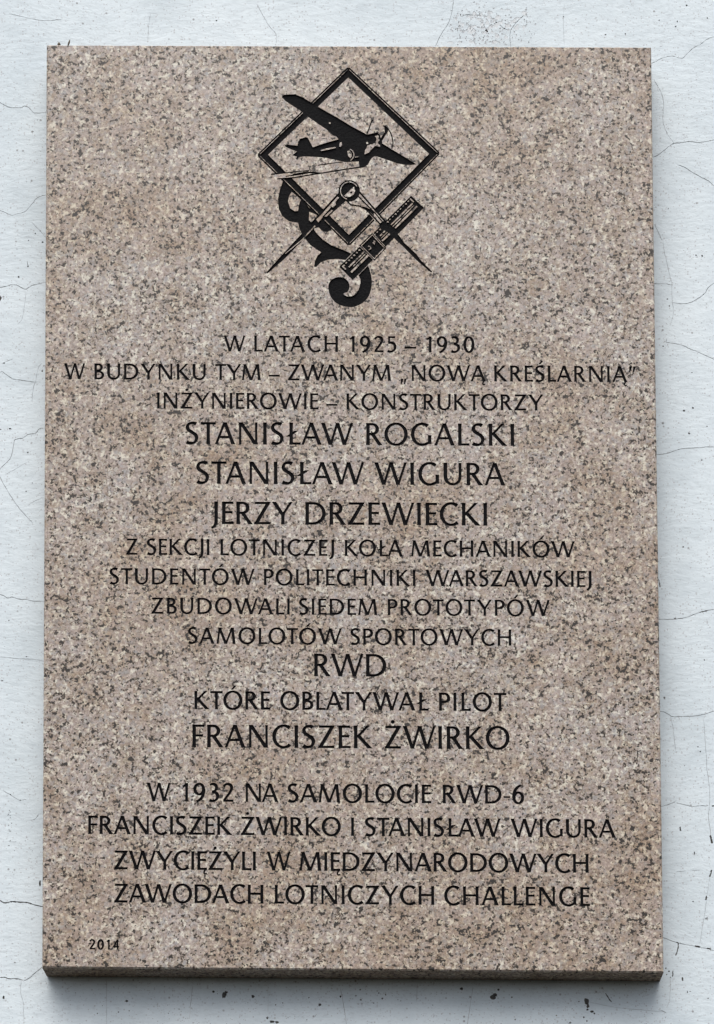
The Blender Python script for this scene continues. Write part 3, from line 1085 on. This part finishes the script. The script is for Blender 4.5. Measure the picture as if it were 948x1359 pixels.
chip(935, 876, 1.2, 1.0); chip(881.7, 926, 1.3, 1.7); chip(926.5, 991, .9, 1); chip(929.5, 997.5, 1.2, .9)
A = zf(858, 1010, k6)
crack(A([(110, 412), (155, 405), (220, 385), (270, 360)]), .8)
crack(A([(270, 375), (330, 390), (410, 410), (480, 405), (560, 405)]), .9)
crack(A([(270, 995), (315, 994), (360, 993)]), .5)
crack(A([(410, 988), (440, 987), (480, 988)]), .5)
crack(A([(572, 1045), (560, 1130), (548, 1210)]), .45)
crack(A([(540, 1260), (528, 1350)]), .4)
for pts, w in (([(576, 668), (585, 700), (592, 746)], 2.8), ([(587, 982), (582, 1010), (572, 1046)], 2.2), ([(541, 1215), (540, 1235), (537, 1257)], 2.0),
               ([(304, 592), (306, 610), (308, 632)], 1.9), ([(433, 818), (434, 832), (433, 846)], 1.5), ([(590, 405), (605, 405), (620, 404)], 1.8)):
    crack(A(pts), w, 'soot')
A = zf(858, 1180, 7.59)
crack(A([(130, 480), (175, 490), (240, 515), (310, 540), (360, 552), (460, 570), (520, 582), (600, 598), (720, 630)]), .9)
for pts, w in (([(488, 573), (512, 578), (542, 584)], 2.4), ([(608, 598), (630, 599), (652, 604)], 2.0), ([(318, 538), (320, 590), (295, 672)], 1.5), ([(295, 538), (322, 538)], 1.6),
               ([(268, 820), (267, 850), (264, 882)], 1.4), ([(361, 888), (366, 926)], 2.0), ([(412, 1025), (416, 1048)], 1.2), ([(436, 1028), (448, 1032)], 1.2)):
    crack(A(pts), w, 'soot')
crack(A([(610, 110), (575, 330), (535, 560)]), .4)
crack(A([(240, 880), (240, 1000), (230, 1130), (200, 1200)]), .5)
crack(A([(120, 1215), (160, 1225), (200, 1248)]), .6)
chip(938, 1219.5, 2.3, 2.5, 'crack'); chip(919.8, 1196.4, 1.2, .9); chip(940, 1325, 1.0, .9)
chip(884, 1285, 1.0, 1.4); chip(888, 1289, 1.1, 1.1); chip(885, 1293.5, .9, .9); chip(890, 1297, .9, .7)
# below the slab
for pts, w in (([(141.7, 1300), (141.6, 1330), (141.7, 1370)], .5), ([(256, 1308), (254, 1325), (251.5, 1352)], .6), ([(356, 1300), (356, 1347)], .45),
               ([(452, 1312), (457, 1338), (461, 1365)], .6), ([(628, 1310), (624, 1335), (620, 1365)], .6), ([(554, 1305), (553, 1330)], .45),
               ([(782, 1330), (818, 1337), (858, 1341), (884, 1343)], .5)):
    crack(pts, w)
for x, y, rx, ry in ((168.5, 1328.5, 1.9, 1.8), (297.7, 1320.5, 3.3, 4.4), (300, 1317, 2.2, 2.0), (283.5, 1316, 1.9, 1.7), (129.5, 1345, 1, .9), (157.5, 1343, 1, 1), (171.5, 1341.5, .9, .9),
                     (336, 1322.5, 2.4, 2.2), (355, 1351, 1.6, 1.6), (361, 1356, 3.0, 1.8), (367.5, 1356.5, 2.6, 1.9), (424.5, 1333.5, 1.8, 2.1), (507.6, 1325, 1.5, 1.1), (479, 1327, 1.5, 1),
                     (472.6, 1321.5, 1.5, 1), (478.3, 1313.4, 1.1, 1.1), (612.6, 1312, 2.4, 2.1), (452, 1322.6, 1.1, 1.7), (366, 1333.4, .9, .9), (375.4, 1331, 1, .9), (496, 1331, 1, .8),
                     (654, 1324, 4.2, 3.4), (657, 1321, 3.2, 2.6), (661.5, 1313.5, 1.8, 1.5), (679.5, 1323.5, 1.2, 1), (778.5, 1329, 3.2, 4.6), (780.5, 1335, 2, 3.2), (780, 1340, 2, 1.6),
                     (786, 1342.5, 2.6, 1.6), (789, 1345, 1.2, 1.2), (768.6, 1329, 1.2, .8), (775, 1350, 1, 1.5), (779, 1355, .9, 1.2), (684, 1353, 1, 1), (738.6, 1347.6, 1, .9),
                     (757, 1357.5, 1.6, 1), (503, 1318, .8, 1.2), (512, 1320, .9, 1.3), (410, 1324, .9, 1)):
    chip(x, y, rx, ry)
crack([(803.5, 1318), (808, 1325), (812, 1330)], 1.4, 'soot')
for _ in range(60):
    chip(random.uniform(80, 900), random.uniform(1306, 1359), random.uniform(.35, .8), random.uniform(.35, .9), random.choice(['soot', 'crack']), 7)
for _ in range(90):
    x = random.choice([random.uniform(0, 58), random.uniform(872, 948)])
    chip(x, random.uniform(60, 1300), random.uniform(.3, .75), random.uniform(.3, .7), 'crack', 7)

wallr = Relief()
carve((-2.2, 0.0, 2.2, 4.6), WL, w3, {'crack': (.0005, 1), 'soot': (.0006, 2), 'scuff': (.0003, 3), 'worn': (.00015, 4)}, {None: wallr, 'crack': wallr, 'soot': wallr, 'scuff': wallr, 'worn': wallr})
B = [(-2.2, 0), (2.2, 0), (2.2, 4.6), (-2.2, 4.6)]
for i in range(4):
    p, q = B[i], B[(i + 1) % 4]
    wallr.face([(p[0], 0, p[1]), (q[0], 0, q[1]), (q[0], .3, q[1]), (p[0], .3, p[1])])
wallr.face([(x, .3, z) for x, z in B])
wall_o = link_mesh("plaster_wall", wallr.v, wallr.f, [WALL, CRACK, SOOT, SCUFF, WORN], None, wallr.fm)
tag(wall_o, "white painted plaster wall with hairline cracks, chips and dark specks behind the granite plaque", "wall")


# ---------------------------------------------------------------- litter on the slab's top edge
def lump(name, px, h, rx, ry, rz, lean, seed, label):
    rr = random.Random(seed)
    base = on_plane(px, 60, -THICK + .0042)
    zt = uvw(uv(px, 60)[0], 0)[2]
    vs, fs = [], []
    n, m = 10, 7
    for j in range(m + 1):
        t = j / m
        for i in range(n):
            a = 2 * math.pi * i / n
            r = math.sin(math.pi * (.04 + .92 * t)) ** .7 * rr.uniform(.8, 1.15)
            vs.append((base[0] + rx * r * math.cos(a) + lean * t, -THICK + .0042 + ry * r * math.sin(a), zt + rz * t))
    for j in range(m):
        for i in range(n):
            fs.append((j * n + i, j * n + (i + 1) % n, (j + 1) * n + (i + 1) % n, (j + 1) * n + i))
    fs.append(tuple(range(n))[::-1]); fs.append(tuple(range(m * n, m * n + n)))
    o = link_mesh(name, vs, fs, [TWIG], smooth=True)
    tag(o, label, "debris")


lump("pebble", 78.5, 0, .0016, .0016, .0052, 0, 1, "tiny dark grain lying on top edge of the granite plaque near its left corner")
lump("twig", 90, 0, .0009, .0009, .0080, .0022, 2, "short dark upright sliver of dry twig on plaque's top edge, right of the dark grain")
